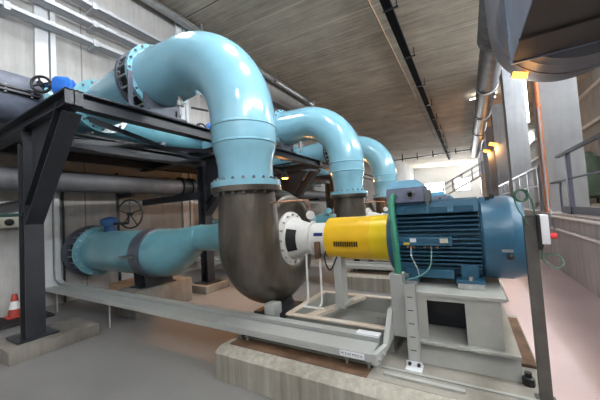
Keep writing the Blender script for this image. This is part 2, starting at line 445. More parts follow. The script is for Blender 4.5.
# gallery railing, two bays
def railing(y0, y1, x, label, m, posts):
    t = thing('gallery_railing', (x, (y0+y1)/2, ZG), label, 'railing', 'gallery railings')
    b = NB(); bar(b, (x, y0, 2.33), (x, y1, 2.33), .07, .05); obj('top_rail', b, m, t)
    b = NB(); tube(b, smooth_path([(x, y0, 1.83), (x, y1-.35, 1.83), (x, y1-.08, 1.78), (x, y1, 1.6), (x, y1, ZG+.02)], 6), .018); obj('mid_rail', b, m, t)
    for y in posts:
        b = NB(); box(b, x-.035, x+.035, y-.035, y+.035, ZG, 2.31); box(b, x-.07, x+.07, y-.07, y+.07, ZG, ZG+.012); obj('post', b, m, t)
    return t
t = railing(-5.5, 7.75, 1.68, 'violet grey railing on the gallery before the near column', 'rail', [-5, -3.2, -1.4, .4, 2.2, 3.8, 5.5, 7.1])
b = NB(); box(b, 1.66, 1.70, -5.5, 7.7, ZG+.01, ZG+.14); obj('kick_plate', b, 'rail', t)
railing(9.45, 14.2, 1.68, 'pale railing on the gallery between the first two columns', 'railw', [9.6, 11, 12.5, 14.0])
railing(15.3, 20, 1.68, 'pale railing on the gallery beyond the second column', 'railw', [15.5, 17, 18.5, 19.8])
for z, l in ((.855, 'lower pale pipe clipped along the stained low wall'), (1.11, 'upper pale pipe along the top of the stained low wall')):
    b = NB(); tube(b, [(1.515, -5, z), (1.515, 7.9, z)], .026)
    for y in (-1, 1.5, 4, 6.5): box(b, 1.5, 1.55, y-.015, y+.015, z-.03, z+.03)
    tag(obj('wall_pipe', b, 'pinkpipe'), l, 'pipe', 'pipes on the low wall')
# stair far off against the end wall
t = thing('stair', (-.2, 29, 0), 'far stair with pale sloping handrails before the end wall', 'stair')
for dy in (0, 1.2):
    b = NB(); tube(b, [(-1.9, 29+dy, 3.2), (1.5, 29+dy, 5.0), (1.6, 29+dy, 5.0)], .035); tube(b, [(-1.9, 29+dy, 2.75), (1.5, 29+dy, 4.5)], .02); obj('handrail', b, 'railw', t)
    for k in range(5):
        x = -1.8+.8*k; z = 3.2+(x+1.9)*.53; b = NB(); tube(b, [(x, 29+dy, z-1.05), (x, 29+dy, z)], .035); obj('baluster', b, 'railw', t)
b = NB(); bar(b, (-2.2, 29.6, 2.0), (1.5, 29.6, 3.95), 1.1, .10); box(b, -2.6, -2.1, 29, 30.2, 0, 2.05); box(b, 1.2, 1.5, 29, 30.2, 0, 3.8); obj('flight', b, 'white', t)
# ledges / trunking on the outer wall
for z, l in ((6.20, 'upper white cable trunking along the outer wall'), (4.72, 'lower white cable trunking along the outer wall')):
    b = NB(); box(b, 5.04, 5.2, -5, 40, z-.07, z+.07); tag(obj('wall_trunking', b, 'white'), l, 'trunking', 'trunking on the outer wall')
t = thing('tank', (4.4, 17.2, ZG), 'round dark green tank on the gallery behind the railing', 'tank')
b = NB(); lathe(b, [(0, .2), (0, .5), (.1, .62), (1.7, .62), (1.95, .4), (2.0, .1)], (4.3, 16.6, ZG+.2), (0, 0, 1), 28); obj('vessel', b, mat('tank green', (.10, .15, .12), .4), t)
for k in range(3):
    q = 2*PI*k/3; b = NB(); tube(b, [(4.3+.45*math.cos(q), 16.6+.45*math.sin(q), ZG-.02), (4.3+.45*math.cos(q), 16.6+.45*math.sin(q), ZG+.3)], .05); obj('leg', b, 'steel', t)

# ------------------------------------------------------------ ceiling things
b = NB(); zz = 7.12
bx0, bx1 = -1.60, -1.37
box(b, bx0, bx0+.02, -5, 40, zz-.1, zz); box(b, bx1-.02, bx1, -5, 40, zz-.1, zz); box(b, bx0, bx1, -5, 40, zz-.11, zz-.095)
t = tag(obj('ceiling_cable_tray', b, 'traymat'), 'long black cable tray hung under the ceiling down the hall', 'cable tray')
for y in range(-4, 40, 3):
    b = NB(); tube(b, [(-1.25, y, zz-.12), (-1.25, y, zc(-1.5)+.01)], .018); box(b, bx0-.02, -1.21, y-.03, y+.03, zz-.14, zz-.11); obj('hanger', b, 'steel', t)
b = NB(); tube(b, [(-1.95, -5, zc(-1.95)-.02), (-1.95, 30, zc(-2.05)-.02)], .02); tag(obj('ceiling_conduit', b, 'wood'), 'thin tan conduit beside the black ceiling cable tray', 'conduit')
b = NB(); tube(b, [(-6.85, -5, 7.38), (-6.85, 13.6, 7.38), (-6.85, 13.75, 7.55)], .12, 16)
for y in (2, 6, 10, 13): box(b, -7.0, -6.7, y-.04, y+.04, 7.25, 7.6)
tag(obj('ceiling_pipe', b, 'galv'), 'grey pipe along the corner of left wall and ceiling', 'pipe')
b = NB(); box(b, -7.09, 1.5, 34, 34.12, 6.9, 7.0)
for x in (-6, -4.4, -2.8, -.6, .8): tube(b, [(x, 34.06, 6.7), (x, 34.06, zc(x)-.01)], .06)
tag(obj('cross_conduit', b, 'steel'), 'dark conduit with droppers crossing the ceiling far down the hall', 'conduit')

# spiral duct down the hall
def spiral(y0, y1, xc, z, r, pitch, dr, seg=28):
    b = NB(); prof = []; y = y0
    while y < y1:
        prof += [(y-y0, r), (y-y0+pitch*.55, r), (y-y0+pitch*.75, r+dr), (y-y0+pitch*.95, r)]; y += pitch
    return lathe(b, prof, (xc, y0, z), (0, 1, 0), seg)
t = thing('spiral_duct', (1.1, 12, 6.35), 'round metal spiral air duct running under the ceiling at right', 'duct')
obj('flexible_section', spiral(5.2, 10.2, 1.07, 6.4, .385, .22, .05), 'spiral', t)
obj('smooth_section', spiral(10.2, 34, 1.10, 6.4, .37, .6, .008), 'spiral', t)
for y in (10.15, 14.2, 18.5, 23):
    b = NB(); ring(b, (1.10, y, 6.4), (0, 1, 0), .36, .42, .06, 28); obj('collar', b, 'galv', t)
for y in (6, 10, 14, 18, 22, 28):
    b = NB(); tube(b, [(1.09, y, 6.6), (1.09, y, zc(1.09)-.001)], .02); obj('hanger', b, 'steel', t)

# big air duct with a square box end, near right
t = thing('air_duct', (.9, 2.9, 2.5), 'large air duct with a square end and round body overhead at right', 'duct')
dc = V((.97, 0, 3.23)); R = .58
b = spiral(3.2, 3.52, dc.x, dc.z, R, .16, .012, 56); obj('round_body', b, 'ductm', t)
pts = [(dc.x, 3.52 + .78*math.sin(q), dc.z + .78*(1-math.cos(q))) for q in [i*PI/2/14 for i in range(15)]] + [(dc.x, 4.30, zc(.9)+.01)]
b = NB(); tube(b, pts, R, 48); obj('riser', b, 'ductm', t)
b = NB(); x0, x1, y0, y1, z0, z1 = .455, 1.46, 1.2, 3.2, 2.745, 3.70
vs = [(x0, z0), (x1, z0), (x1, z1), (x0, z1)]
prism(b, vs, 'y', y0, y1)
obj('box_end', b, 'duct_shaded', t)  # darker colour carries the shade under the box
b = NB(); box(b, x0-.006, x0-.001, y0, y1-.01, z0+.005, z1); obj('lit_side', b, 'duct_lit', t)  # brighter sheet paints the lit side of the box
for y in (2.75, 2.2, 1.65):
    b = NB(); box(b, x0-.012, x1+.012, y-.012, y+.012, z0-.022, z0-.001); obj('stiffener', b, 'duct_shaded', t)
b = NB(); box(b, x0-.014, x1+.01, 3.19, 3.21, z0-.01, z1+.02); obj('joint_flange', b, 'duct_lit', t)
b = NB()
for x, y in ((.6, 1.6), (1.3, 1.6), (.6, 2.9), (1.3, 2.9)): tube(b, [(x, y, z1-.02), (x, y, zc(x)+.01)], .012)
obj('hanger_rods', b, 'steel', t)

# ------------------------------------------------------------ left wall things
traylab = ['lowest of three pale cable trays high on the left wall', 'middle of three pale cable trays high on the left wall', 'topmost of three pale cable trays high on the left wall']
for z, l in zip((5.48, 5.92, 6.33), traylab):
    t = thing('wall_cable_tray', (-6.95, 3, z), l, 'cable tray', 'cable trays on the left wall')
    b = NB(); x0, x1 = -7.0, -6.78
    box(b, x0, x1, -5.5, 13, z, z+.012); box(b, x1-.012, x1, -5.5, 13, z, z+.09); box(b, x0, x0+.012, -5.5, 13, z, z+.09)
    obj('tray', b, 'galvw', t)
    for y in (1.65, 3.05, 6.2, 9.4):
        b = NB(); box(b, -7.099, -6.75, y-.045, y+.045, z-.05, z-.001); box(b, -6.772, -6.755, y-.045, y+.045, z-.05, z+.10); obj('bracket', b, 'galvw', t)
b = NB(); tube(b, [(-6.72, -4, 2.38), (-6.72, 5.0, 2.4)], .205, 24)
t = tag(obj('grey_pipe', b, 'wallpipe'), 'long dull grey pipe along the left wall under the platform', 'pipe')
b = NB(); lathe(b, [(0, .2), (0, .27), (.12, .27), (.12, .22), (.3, .22), (.3, .27), (.42, .27), (.42, .2)], (-6.72, 4.95, 2.4), (0, 1, 0), 24); obj('coupling', b, 'steel', t)
b = NB(); tube(b, [(-6.72, 5.3, 2.4), (-6.72, 16, 2.4)], .19, 20); obj('far_run', b, 'wallpipe', t)
for y in (.8, 3.6, 6.6, 9.8, 13):
    b = NB(); box(b, -7.095, -6.5, y-.04, y+.04, 2.1, 2.19); obj('bracket', b, 'steel', t)
t = thing('control_box', (-7.0, 1.72, 1.55), 'small green and grey control box on the left wall behind the steel post', 'control box')
b = NB(); box(b, -7.1, -6.95, 1.52, 1.9, 1.55, 1.74, .008); obj('lower_case', b, 'blabel', t)
b = NB(); box(b, -7.1, -6.94, 1.52, 1.9, 1.745, 1.96, .008); obj('upper_case', b, mat('box green', (.05, .14, .12), .4), t)
b = NB(); lathe(b, [(0, .06), (.04, .06), (.05, .04)], (-6.95, 1.68, 1.645), (1, 0, 0), 16); obj('knob', b, 'black', t)
for z in (1.80, 1.88):
    b = NB(); box(b, -6.94, -6.935, 1.6, 1.85, z, z+.022); obj('label_strip', b, 'label', t)
b = NB(); tube(b, [(-7.06, 1.86, .0), (-7.06, 1.86, 1.55)], .018); tag(obj('wall_conduit', b, 'white'), 'thin white conduit dropping from the wall control box to the floor', 'conduit')
b = NB(); tube(b, [(-7.07, 2.5, .0), (-7.07, 2.5, 2.7)], .02); tube(b, [(-7.065, 3.55, .0), (-7.065, 3.55, 2.7)], .03)
tag(obj('dark_conduit', b, 'steel'), 'dark thin conduits climbing the left wall by the trunking', 'conduit')

# traffic cone on a dark board
b = NB(); box(b, -6.95, -6.2, 1.25, 2.05, 0, .035, .006); tag(obj('floor_board', b, 'dark'), 'dark board on the floor under the traffic cone', 'board')
t = thing('traffic_cone', (-6.72, 1.68, .035), 'small red and white traffic cone behind the steel post', 'traffic cone')
cx, cy = -6.72, 1.68
b = NB(); box(b, cx-.12, cx+.12, cy-.12, cy+.12, .035, .06, .006); lathe(b, [(0, .09), (.12, .075)], (cx, cy, .055), (0, 0, 1), 24); obj('base', b, 'coner', t)
b = NB(); lathe(b, [(0, .075), (.13, .052)], (cx, cy, .175), (0, 0, 1), 24); obj('white_band', b, 'conew', t)
b = NB(); lathe(b, [(0, .052), (.11, .032), (.115, .022)], (cx, cy, .305), (0, 0, 1), 24); obj('tip', b, 'coner', t)

# ------------------------------------------------------------ steel platform
ZT = 2.98
FR = [1.38, 4.2, 7.4, 10.6]
pl = thing('steel_platform', (-5, 1.4, .17), 'dark grey steel pipe platform on posts beside the pumps', 'platform')
XE = -3.56
for y in FR:
    b = NB(); ibeam(b, (XL+.005, y, ZT-.09), (XE, y, ZT-.09), .18, .17); 
    box(b, XE-.012, XE, y-.085, y+.085, ZT-.18, ZT)
    obj('cross_beam', b, 'steel', pl)
for x, y0, z in ((-3.645, 1.465, ZT), (-4.85, 1.30, ZT-.185), (-6.6, 1.465, ZT)):
    b = NB(); ibeam(b, (x, y0, z-.09), (x, 13.5, z-.09), .18, .16); obj('long_beam', b, 'steel', pl)
PX = -4.85
for y in FR:
    b = NB(); ibeam(b, (PX, y, .17), (PX, y, ZT-.37), .20, .19, up=(1, 0, 0)); obj('post', b, 'steel', pl)
    b = NB(); ibeam(b, (PX+.03, y, 1.62), (XE-.12, y, ZT-.18), .19, .18); obj('brace', b, 'steel', pl)
    b = NB(); prism(b, [(PX+.09, 1.85), (-4.0, ZT-.18), (PX+.09, ZT-.18)], 'y', y-.008, y+.008); obj('gusset', b, 'steel', pl)
    b = NB(); box(b, PX-.2, PX+.2, y-.2, y+.2, .15, .172); obj('base_plate', b, 'steel', pl)
for k in range(9):
    b = NB(); box(b, -7.0, -5.3, 1.30+1.35*k, 1.30+1.35*k+1.335, ZT, ZT+.02); obj('shade_plate', b, 'steel', pl)  # added plates that keep light off the wall below
b = NB(); ibeam(b, (XL+.005, 1.38, 1.83), (PX-.11, 1.38, 1.83), .14, .12); obj('low_beam', b, 'steel', pl)
for p0, p1 in (((-3.66, 1.55, 2.74), (-4.8, 4.1, 2.74)), ((-4.8, 1.55, 2.72), (-3.66, 4.1, 2.72)), ((-3.66, 4.3, 2.74), (-4.8, 7.3, 2.74)), ((-4.8, 4.3, 2.72), (-3.66, 7.3, 2.72))):
    b = NB(); bar(b, p0, p1, .07, .012); bar(b, V(p0)+V((.03, 0, -.03)), V(p1)+V((.03, 0, -.03)), .012, .06)
    obj('wind_brace', b, 'steel', pl)
for y0, y1 in ((4.1, 2.6),):
    b = NB(); tube(b, smooth_path([(-3.62, 2.95, ZT+.28), (-3.35, 3.75, ZT+.28), (-3.3, 3.8, ZT+.26), (-3.62, 3.3, ZT)], 5), .018); obj('toe_bracket', b, 'steel', pl)
b = NB(); bar(b, (XL+.005, 4.2, 2.0), (PX, 4.2, 2.0), .1, .14); obj('low_beam', b, 'steel', pl)
# concrete pads under the posts
padl = ['long stained concrete pad under the nearest steel post', 'concrete pad under the second steel post', 'concrete pad under the third steel post', 'concrete pad under the farthest steel post']
for i, (y, l) in enumerate(zip(FR, padl)):
    b = NB()
    if i == 0: box(b, -5.2, -4.47, 1.06, 1.96, 0, .15, .012)
    else: box(b, -5.15, -4.55, y-.32, y+.32, 0, .15, .01)
    tag(obj('post_pad', b, 'pad'), l, 'concrete pad', 'pads under the platform posts')

# ------------------------------------------------------------ header pipe on the platform
HX, HZ = -6.5, 3.72
t = thing('header_pipe', (HX, 3, ZT), 'large pale blue header pipe lying along the left wall on the platform', 'pipe')
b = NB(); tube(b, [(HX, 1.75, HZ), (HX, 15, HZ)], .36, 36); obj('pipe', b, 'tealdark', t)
b = NB(); lathe(b, [(0, .30), (0, .43), (1.9, .43), (2.25, .43), (2.32, .38), (2.35, .34)], (HX, -.4, HZ), (0, 1, 0), 40); obj('clamp_shell', b, mat('slate shell', (.13, .15, .20), .5, var=.15), t, label='slate grey clamped shell with a split flange')
b = NB()
box(b, HX+.40, HX+.52, -.4, 1.85, HZ-.045, HZ-.012); box(b, HX+.40, HX+.52, -.4, 1.85, HZ+.012, HZ+.045); obj('split_flange', b, 'steel', t)
for k in range(6):
    y = .2+.31*k; b = NB(); lathe(b, [(0, .018), (.13, .018)], (HX+.475, y, HZ-.065), (0, 0, 1), 8); obj('flange_bolt', b, 'bolt', t)
b = NB(); tube(b, [(HX, -.35, HZ), (HX, -4, HZ)], .36, 30); obj('near_run', b, 'tealdark', t)
for y in (5.45, 8.7):
    b = NB(); lathe(b, [(0, .36), (0, .38), (.38, .38), (.38, .36)], (HX, y, HZ), (0, 1, 0), 36); obj('band', b, 'steelb', t)
for y in (.9, 4.2, 7.4, 10.6):
    b = NB(); box(b, HX-.3, HX+.3, y-.05, y+.05, ZT+.02, HZ-.3); obj('saddle', b, 'steelb', t)

# blue actuator with handwheel by the header
def handwheel(name, c, ax, r, m, parent, spokes=5, rt=.02):
    a_, u, v = frame(ax); c = V(c); b = NB()
    tube(b, [c + (u*math.cos(2*PI*i/28)+v*math.sin(2*PI*i/28))*r for i in range(28)], rt, 8, closed=True)
    for k in range(spokes):
        q = 2*PI*k/spokes+.3; tube(b, [c + a_*.0, c + (u*math.cos(q)+v*math.sin(q))*r], rt*.7, 6)
    lathe(b, [(-.05, rt*2), (.05, rt*2)], c, a_, 12)
    return obj(name, b, m, parent)
t = thing('valve_actuator', (-5.95, 2.05, 3.5), 'bright blue valve actuator with a black handwheel up on the platform', 'valve actuator', 'platform valve actuators')
b = NB(); lathe(b, [(0, .06), (0, .15), (.04, .185), (.20, .20), (.23, .16), (.27, .16), (.3, .09)], (-5.76, 1.95, 3.83), V((.5, .86, 0)), 24); box(b, -5.80, -5.60, 2.0, 2.16, 3.62, 3.86, .02); obj('gearbox', b, 'blue', t)
b = NB(); tube(b, [(-5.72, 2.1, 3.62), (-5.70, 2.12, 3.5), (-5.7, 2.25, 3.45)], .05, 10); tube(b, [(-5.80, 1.81, 3.84), (-5.75, 1.97, 3.83)], .03, 8); obj('stem', b, 'blued', t)
handwheel('handwheel', (-5.80, 1.80, 3.84), V((.75, -.66, 0)), .13, 'black', t, 4, .022)
act = t

# ------------------------------------------------------------ one pump line (pump, pipes, motor ...), copied down the hall
PY, SY, SZ, PXc = 2.45, 2.95, 1.195, -2.13     # discharge y, shaft y, shaft z, discharge x
lines = []
# --- plinth
pb = NB(); x0, x1, y0, y1 = -2.14, .36, 1.89, 3.75
prism(pb, [(y0, 0), (y0+.0, .235), (y0+.06, .275), (y1, .275), (y1, 0)], 'x', x0, x1)
pl_o = tag(obj('pump_plinth', pb, 'plinth'), 'stained concrete plinth under the nearest pump and motor', 'plinth', 'pump plinths')
b = NB(); box(b, x0+.1, x1-.02, 2.19, 2.215, .275, .287); box(b, -.62, -.1, 2.10, 2.135, .275, .293)
obj('edge_strip', b, 'greyd', pl_o)
b = NB(); box(b, x0+.13, x1-.03, 2.03, y1-.06, .2745, .2775); obj('grout_bed', b, 'grout', pl_o)
b = NB(); prism(b, [(x1, .16), (x1+.07, .0), (x1, .0)], 'y', y0+.1, y1); obj('pale_skirt', b, 'greyd', pl_o)
b = NB(); box(b, x0+.06, -.72, 2.02, 2.6, .275, .279); obj('rust_stain_sheet', b, 'rust', pl_o)
b = NB(); box(b, .25, .345, 2.62, 3.6, .275, .30); obj('edge_board', b, 'rust', pl_o)
lines.append(pl_o)

# --- pump
pump = thing('pump', (PXc, SY, .275), 'nearest dark cast steel pump with white cover ring', 'pump', 'pumps')
# spiral volute and its discharge neck as one swept casting
path = [V((PXc, PY, z)) for z in (1.80, 1.72, 1.6, 1.45, 1.3)]; rad = [.315, .318, .325, .332, .338]
N_ = 44
for i in range(N_+1):
    f = i/N_; ph = math.radians(2 + 318*f); rho = .50 - .09*f; tr = .34 - .155*f
    path.append(V((PXc, SY - rho*math.cos(ph), SZ - rho*math.sin(ph)))); rad.append(tr)
b = NB(); tube(b, path, rad, 28)
obj('volute_casing', b, 'cast', pump, ang=60)
b = NB(); lathe(b, [(-.20, .20), (-.20, .42), (-.10, .50), (.12, .56), (.20, .56), (.255, .53), (.275, .48), (.265, .42), (.235, .37), (.23, .25)], (PXc, SY, SZ), (1, 0, 0), 48); obj('side_casing', b, 'cast', pump)
b = NB(); lathe(b, [(0, .215), (.12, .235), (.5, .33)], (PXc-.62, SY, SZ), (1, 0, 0), 36); obj('inlet_cone', b, 'cast', pump)
b = NB(); ring(b, (PXc, PY, 1.765), (0, 0, 1), .29, .39, .055, 48); fl = obj('discharge_flange', b, 'cast', pump)
bolts(fl, (PXc, PY, 1.755), (0, 0, 1), .349, 20, .018, .03, 'boltd')
cxr = PXc+.225
b = NB(); lathe(b, [(0, .325), (.03, .325), (.04, .31), (.045, .28), (.06, .255), (.065, .20)], (cxr, SY, SZ), (1, 0, 0), 48); cov = obj('cover_ring', b, 'white', pump)
bolts(cov, (cxr+.045, SY, SZ), (1, 0, 0), .288, 16, .014, .03, 'bolt')
b = NB(); lathe(b, [(0, .25), (.22, .178), (.27, .178)], (cxr+.06, SY, SZ), (1, 0, 0), 40); obj('lantern', b, 'white', pump)
# dark openings of the lantern, facing the aisle and the far side
for s in (-1, 1):
    b = NB(); A = []
    for q in [math.radians(t_) for t_ in range(-34, 35, 6)]:
        A.append((q,))
    r0 = [b.verts.new((cxr+.085, SY + s*.246*math.cos(q[0]), SZ + .246*math.sin(q[0]))) for q in A]
    r1 = [b.verts.new((cxr+.20, SY + s*.209*math.cos(q[0]), SZ + .209*math.sin(q[0]))) for q in A]
    r2_ = [b.verts.new((cxr+.155, SY + s*.12*math.cos(q[0]), SZ + .12*math.sin(q[0]))) for q in A]
    faces_quad(b, r0, r1, False); faces_quad(b, r1, r2_, False); faces_quad(b, r2_, r0, False)
    obj('lantern_opening', b, 'dark', pump)
bx = cxr+.325
b = NB(); lathe(b, [(0, .17), (0, .20), (.025, .20), (.03, .178), (.30, .178), (.305, .19), (.33, .19), (.335, .08), (.60, .08)], (bx, SY, SZ), (1, 0, 0), 40); obj('bearing_housing', b, 'white', pump)
b = NB()
q0, q1 = math.radians(12), math.radians(24)
def hz(x, r, q): return (x, SY - r*math.cos(q), SZ + r*math.sin(q))
vs = [b.verts.new(hz(x, .1805, q)) for x, q in ((bx+.09, q0), (bx+.20, q0), (bx+.20, q1), (bx+.09, q1))]; b.faces.new(vs); bmesh.ops.solidify(b, geom=b.faces[:], thickness=.003)
obj('name_strip', b, 'inkb', pump)
b = NB(); box(b, bx+.11, bx+.17, SY-.215, SY-.165, SZ-.15, SZ-.02, .01); lathe(b, [(0, .035), (.06, .035)], (bx+.14, SY-.19, SZ-.2), (0, 0, 1), 12); obj('drain_valve', b, 'rust', pump)
b = NB(); tube(b, smooth_path([(bx+.26, SY-.17, SZ-.05), (bx+.22, SY-.19, SZ-.2), (bx+.28, SY-.2, SZ-.32), (bx+.36, SY-.18, SZ-.18)]), .008, 6); obj('vent_hose', b, 'black', pump)
b = NB(); box(b, bx+.05, bx+.24, SY-.02, SY+.16, SZ+.15, SZ+.27, .015); tube(b, [(bx+.12, SY+.05, SZ+.25), (bx+.24, SY-.05, SZ+.31)], .035, 12); obj('oil_reservoir', b, 'tealdark', pump)
for sx in (-.02, .15):
    b = NB(); tube(b, smooth_path([(bx+sx, SY-.16, SZ-.16), (bx+sx, SY-.17, SZ-.3), (bx+sx+.01, SY-.2, .55), (bx+sx+.0, SY-.24, .49), (bx+sx+.05, SY-.28, .485)], 5), .012, 8); obj('drain_pipe', b, 'white', pump)
b = NB(); tube(b, [(bx-.03, SY-.28, .485), (bx+.22, SY-.28, .485)], .012, 8); obj('drain_collector', b, 'white', pump)
b = NB(); tube(b, smooth_path([(PXc+.32, PY, 1.62), (PXc+.42, PY+.03, 1.63), (PXc+.66, PY+.16, 1.63), (PXc+.69, PY+.18, 1.60), (PXc+.69, PY+.18, 1.50)], 5), .009, 8); g_ = obj('gauge_pipe', b, 'copper', pump)
b = NB(); lathe(b, [(0, .045), (.03, .045), (.032, .04)], (PXc+.69, PY+.19, 1.47), V((.6, -.8, 0)), 20); obj('pressure_gauge', b, 'white', g_)
b = NB(); box(b, PXc-.2, PXc+.2, SY-.26, SY+.26, .275, .345, .01); prism(b, [(SY-.2, .33), (SY+.2, .33), (SY+.12, .52), (SY-.12, .52)], 'x', PXc-.1, PXc+.1); obj('foot', b, 'steel', pump)
b = NB(); box(b, PXc+.13, PXc+.27, PY+.03, PY+.17, .41, .53, .008); box(b, PXc+.15, PXc+.25, PY+.05, PY+.15, .275, .41); obj('junction_box', b, 'grey', pump)
lines.append(pump)

# --- discharge elbow: reducer, bend, up to the platform joint
el = thing('discharge_elbow', (PXc, PY, 1.82), 'pale blue glossy elbow pipe rising from the nearest pump', 'pipe elbow', 'discharge elbows')
zb, Rb, zt = 2.55, .98, 3.53
path = []; rad = []
for z, r in ((1.83, .315), (1.95, .308), (2.06, .31), (2.16, .325), (2.22, .344), (2.30, .358), (2.33, .361), (2.42, .362), (2.48, .366), (2.52, .366)): path.append((PXc, PY, z)); rad.append(r)
for i in range(25):
    q = PI/2*i/24; path.append((PXc - Rb + Rb*math.cos(q), PY, zb + Rb*math.sin(q))); rad.append(.366)
for x, r in ((-3.25, .372), (-3.40, .385), (-3.52, .396), (-3.66, .40)): path.append((x, PY, zt)); rad.append(r)
b = NB(); tube(b, path, rad, 48); obj('bend', b, 'teal', el, ang=50)
b = NB(); ring(b, (PXc, PY, 1.82), (0, 0, 1), .30, .39, .06, 48); fl = obj('lower_flange', b, 'teal', el)
bolts(fl, (PXc, PY, 1.89), (0, 0, 1), .349, 20, .018, .03, 'boltd')
for z, r in ((2.30, .367), (2.49, .375)):
    b = NB(); lathe(b, [(-.018, r-.014), (-.008, r), (.008, r), (.018, r-.014)], (PXc, PY, z), (0, 0, 1), 48, cap=False); obj('weld_bead', b, 'teal', el)
b = NB(); ring(b, (-3.69, PY, zt), (1, 0, 0), .36, .462, .06, 48); fl = obj('upper_flange', b, 'teal', el)
bolts(fl, (-3.62, PY, zt), (1, 0, 0), .435, 20, .016, .03, 'boltd')
b = NB(); tube(b, [(-3.22, PY, zt-.35), (-3.22, PY, zt-.44)], .03, 12); lathe(b, [(0, .045), (.07, .045)], (-3.22, PY, zt-.50), (0, 0, 1), 12); tube(b, [(-3.22, PY, zt-.62), (-3.22, PY, zt-.5)], .02, 10); obj('drain_cock', b, 'galv', el)
lines.append(el)

# --- horizontal discharge pipe with dismantling joint to the header
dp = thing('discharge_pipe', (-5.2, PY, ZT), 'pale blue flanged pipe joining nearest elbow to the header', 'pipe', 'discharge pipes')
b = NB(); tube(b, [(-6.15, PY, zt), (-5.5, PY, zt), (-4.6, PY, zt), (-3.91, PY, zt)], [.325, .325, .365, .40], 40); obj('pipe', b, 'teal', dp)
b = NB(); ring(b, (-3.95, PY, zt), (1, 0, 0), .36, .462, .05, 48); fl = obj('joint_flange', b, 'steelb', dp)
bolts(fl, (-3.925, PY, zt), (1, 0, 0), .435, 20, .016, .07, 'boltd')
b = NB(); lathe(b, [(0, .38), (0, .405), (.21, .405), (.21, .38)], (-3.90, PY, zt), (1, 0, 0), 48); jb = obj('joint_sleeve', b, 'dark', dp)
a_, u, v = frame((1, 0, 0)); me0 = None
for i in range(20):
    q = 2*PI*(i+.5)/20; p = V((0, PY, zt)) + (u*math.cos(q)+v*math.sin(q))*.438
    if me0 is None:
        b = NB(); tube(b, [(-3.92, 0, 0), (-3.68, 0, 0)], .013, 8); me0 = bpy.data.meshes.new('tie_rod'); b.to_mesh(me0); b.free(); me0.materials.append(M['bolt'])
    o = bpy.data.objects.new('tie_rod', me0); C.objects.link(o); o.parent = dp; o.location = V((0, p.y, p.z)) - wloc(dp)
b = NB(); ring(b, (-5.32, PY, zt), (1, 0, 0), .33, .45, .055, 40); fl = obj('rear_flange', b, 'tealdark', dp); bolts(fl, (-5.25, PY, zt), (1, 0, 0), .40, 16, .02, .03, 'boltd')
b = NB(); ring(b, (-5.38, PY, zt), (1, 0, 0), .33, .45, .055, 40); obj('rear_flange', b, 'tealdark', dp)
lines.append(dp)
# saddle stand under the joint
st = thing('pipe_stand', (-3.85, PY, ZT), 'blue grey plate stand under the nearest elbow on the platform beam', 'pipe stand', 'pipe stands')
b = NB(); box(b, -3.73, -3.55, PY-.42, PY+.36, ZT, ZT+.02); obj('base_plate', b, 'steelb', st)
arc = [(PY + .402*math.sin(math.radians(t_)), zt - .402*math.cos(math.radians(t_))) for t_ in range(-44, 45, 8)]
b = NB(); prism(b, [(PY-.28, ZT+.02), (PY+.28, ZT+.02)] + arc[::-1], 'x', -3.605, -3.58); obj('saddle_plate', b, 'steelb', st)
for yy in (PY-.22, PY+.2):
    b = NB(); prism(b, [(-3.58, ZT+.02), (-3.55, ZT+.02), (-3.565, ZT+.10), (-3.58, ZT+.13)], 'y', yy-.008, yy+.008); obj('rib', b, 'steelb', st)
b = NB(); box(b, -3.62, -3.605, PY-.47, PY-.408, ZT+.0, zt-.06); box(b, -3.68, -3.55, PY-.49, PY-.41, ZT, ZT+.02); obj('front_leg', b, 'steelb', st)
lines.append(st)

# --- suction pipe
sp = thing('suction_pipe', (-5, SY, .45), 'pale blue suction pipe with grey band entering the nearest pump', 'pipe', 'suction pipes')
RZ = .975
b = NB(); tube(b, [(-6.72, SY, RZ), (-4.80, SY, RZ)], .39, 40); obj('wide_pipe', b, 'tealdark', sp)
# eccentric reducer, flat on top
path = []; rad = []
for x, f in ((-4.55, 0), (-4.32, .0), (-4.22, .06), (-4.0, .34), (-3.78, .70), (-3.62, .94), (-3.52, 1), (-2.745, 1)):
    r = .39 + (.195-.39)*f; path.append((x, SY, RZ+.39-r + (.045*f))); rad.append(r)
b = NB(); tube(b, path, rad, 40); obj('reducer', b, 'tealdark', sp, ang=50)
b = NB(); lathe(b, [(-.012, .19), (0, .2), (.012, .19)], (-3.50, SY, RZ+.39-.195+.045), (1, 0, 0), 36, cap=False); obj('weld_bead', b, 'tealdark', sp)
b = NB(); lathe(b, [(0, .385), (0, .415), (.03, .42), (.25, .42), (.28, .415), (.28, .385)], (-4.82, SY, RZ), (1, 0, 0), 40); bd = obj('band_clamp', b, 'steelb', sp)
b = NB(); box(b, -4.92, -4.6, SY-.475, SY-.415, RZ-.04, RZ+.0); tube(b, [(-5.02, SY-.45, RZ-.02), (-4.55, SY-.45, RZ-.02)], .012, 8); obj('clamp_bolt', b, 'boltd', bd)
for x0, m_ in ((-6.60, 'tealdark'), (-6.96, 'steelb')):
    b = NB(); ring(b, (x0, SY, RZ), (1, 0, 0), .37, .50 if x0 > -6.7 else .53, .05, 44); fl = obj('flange', b, m_, sp)
    if x0 > -6.7: bolts(fl, (x0+.06, SY, RZ), (1, 0, 0), .45, 22, .018, .03, 'bolt')
b = NB(); lathe(b, [(0, .38), (0, .41), (.30, .41), (.30, .38)], (-6.89, SY, RZ), (1, 0, 0), 40); obj('gap_sleeve', b, 'dark', sp)
me0 = None
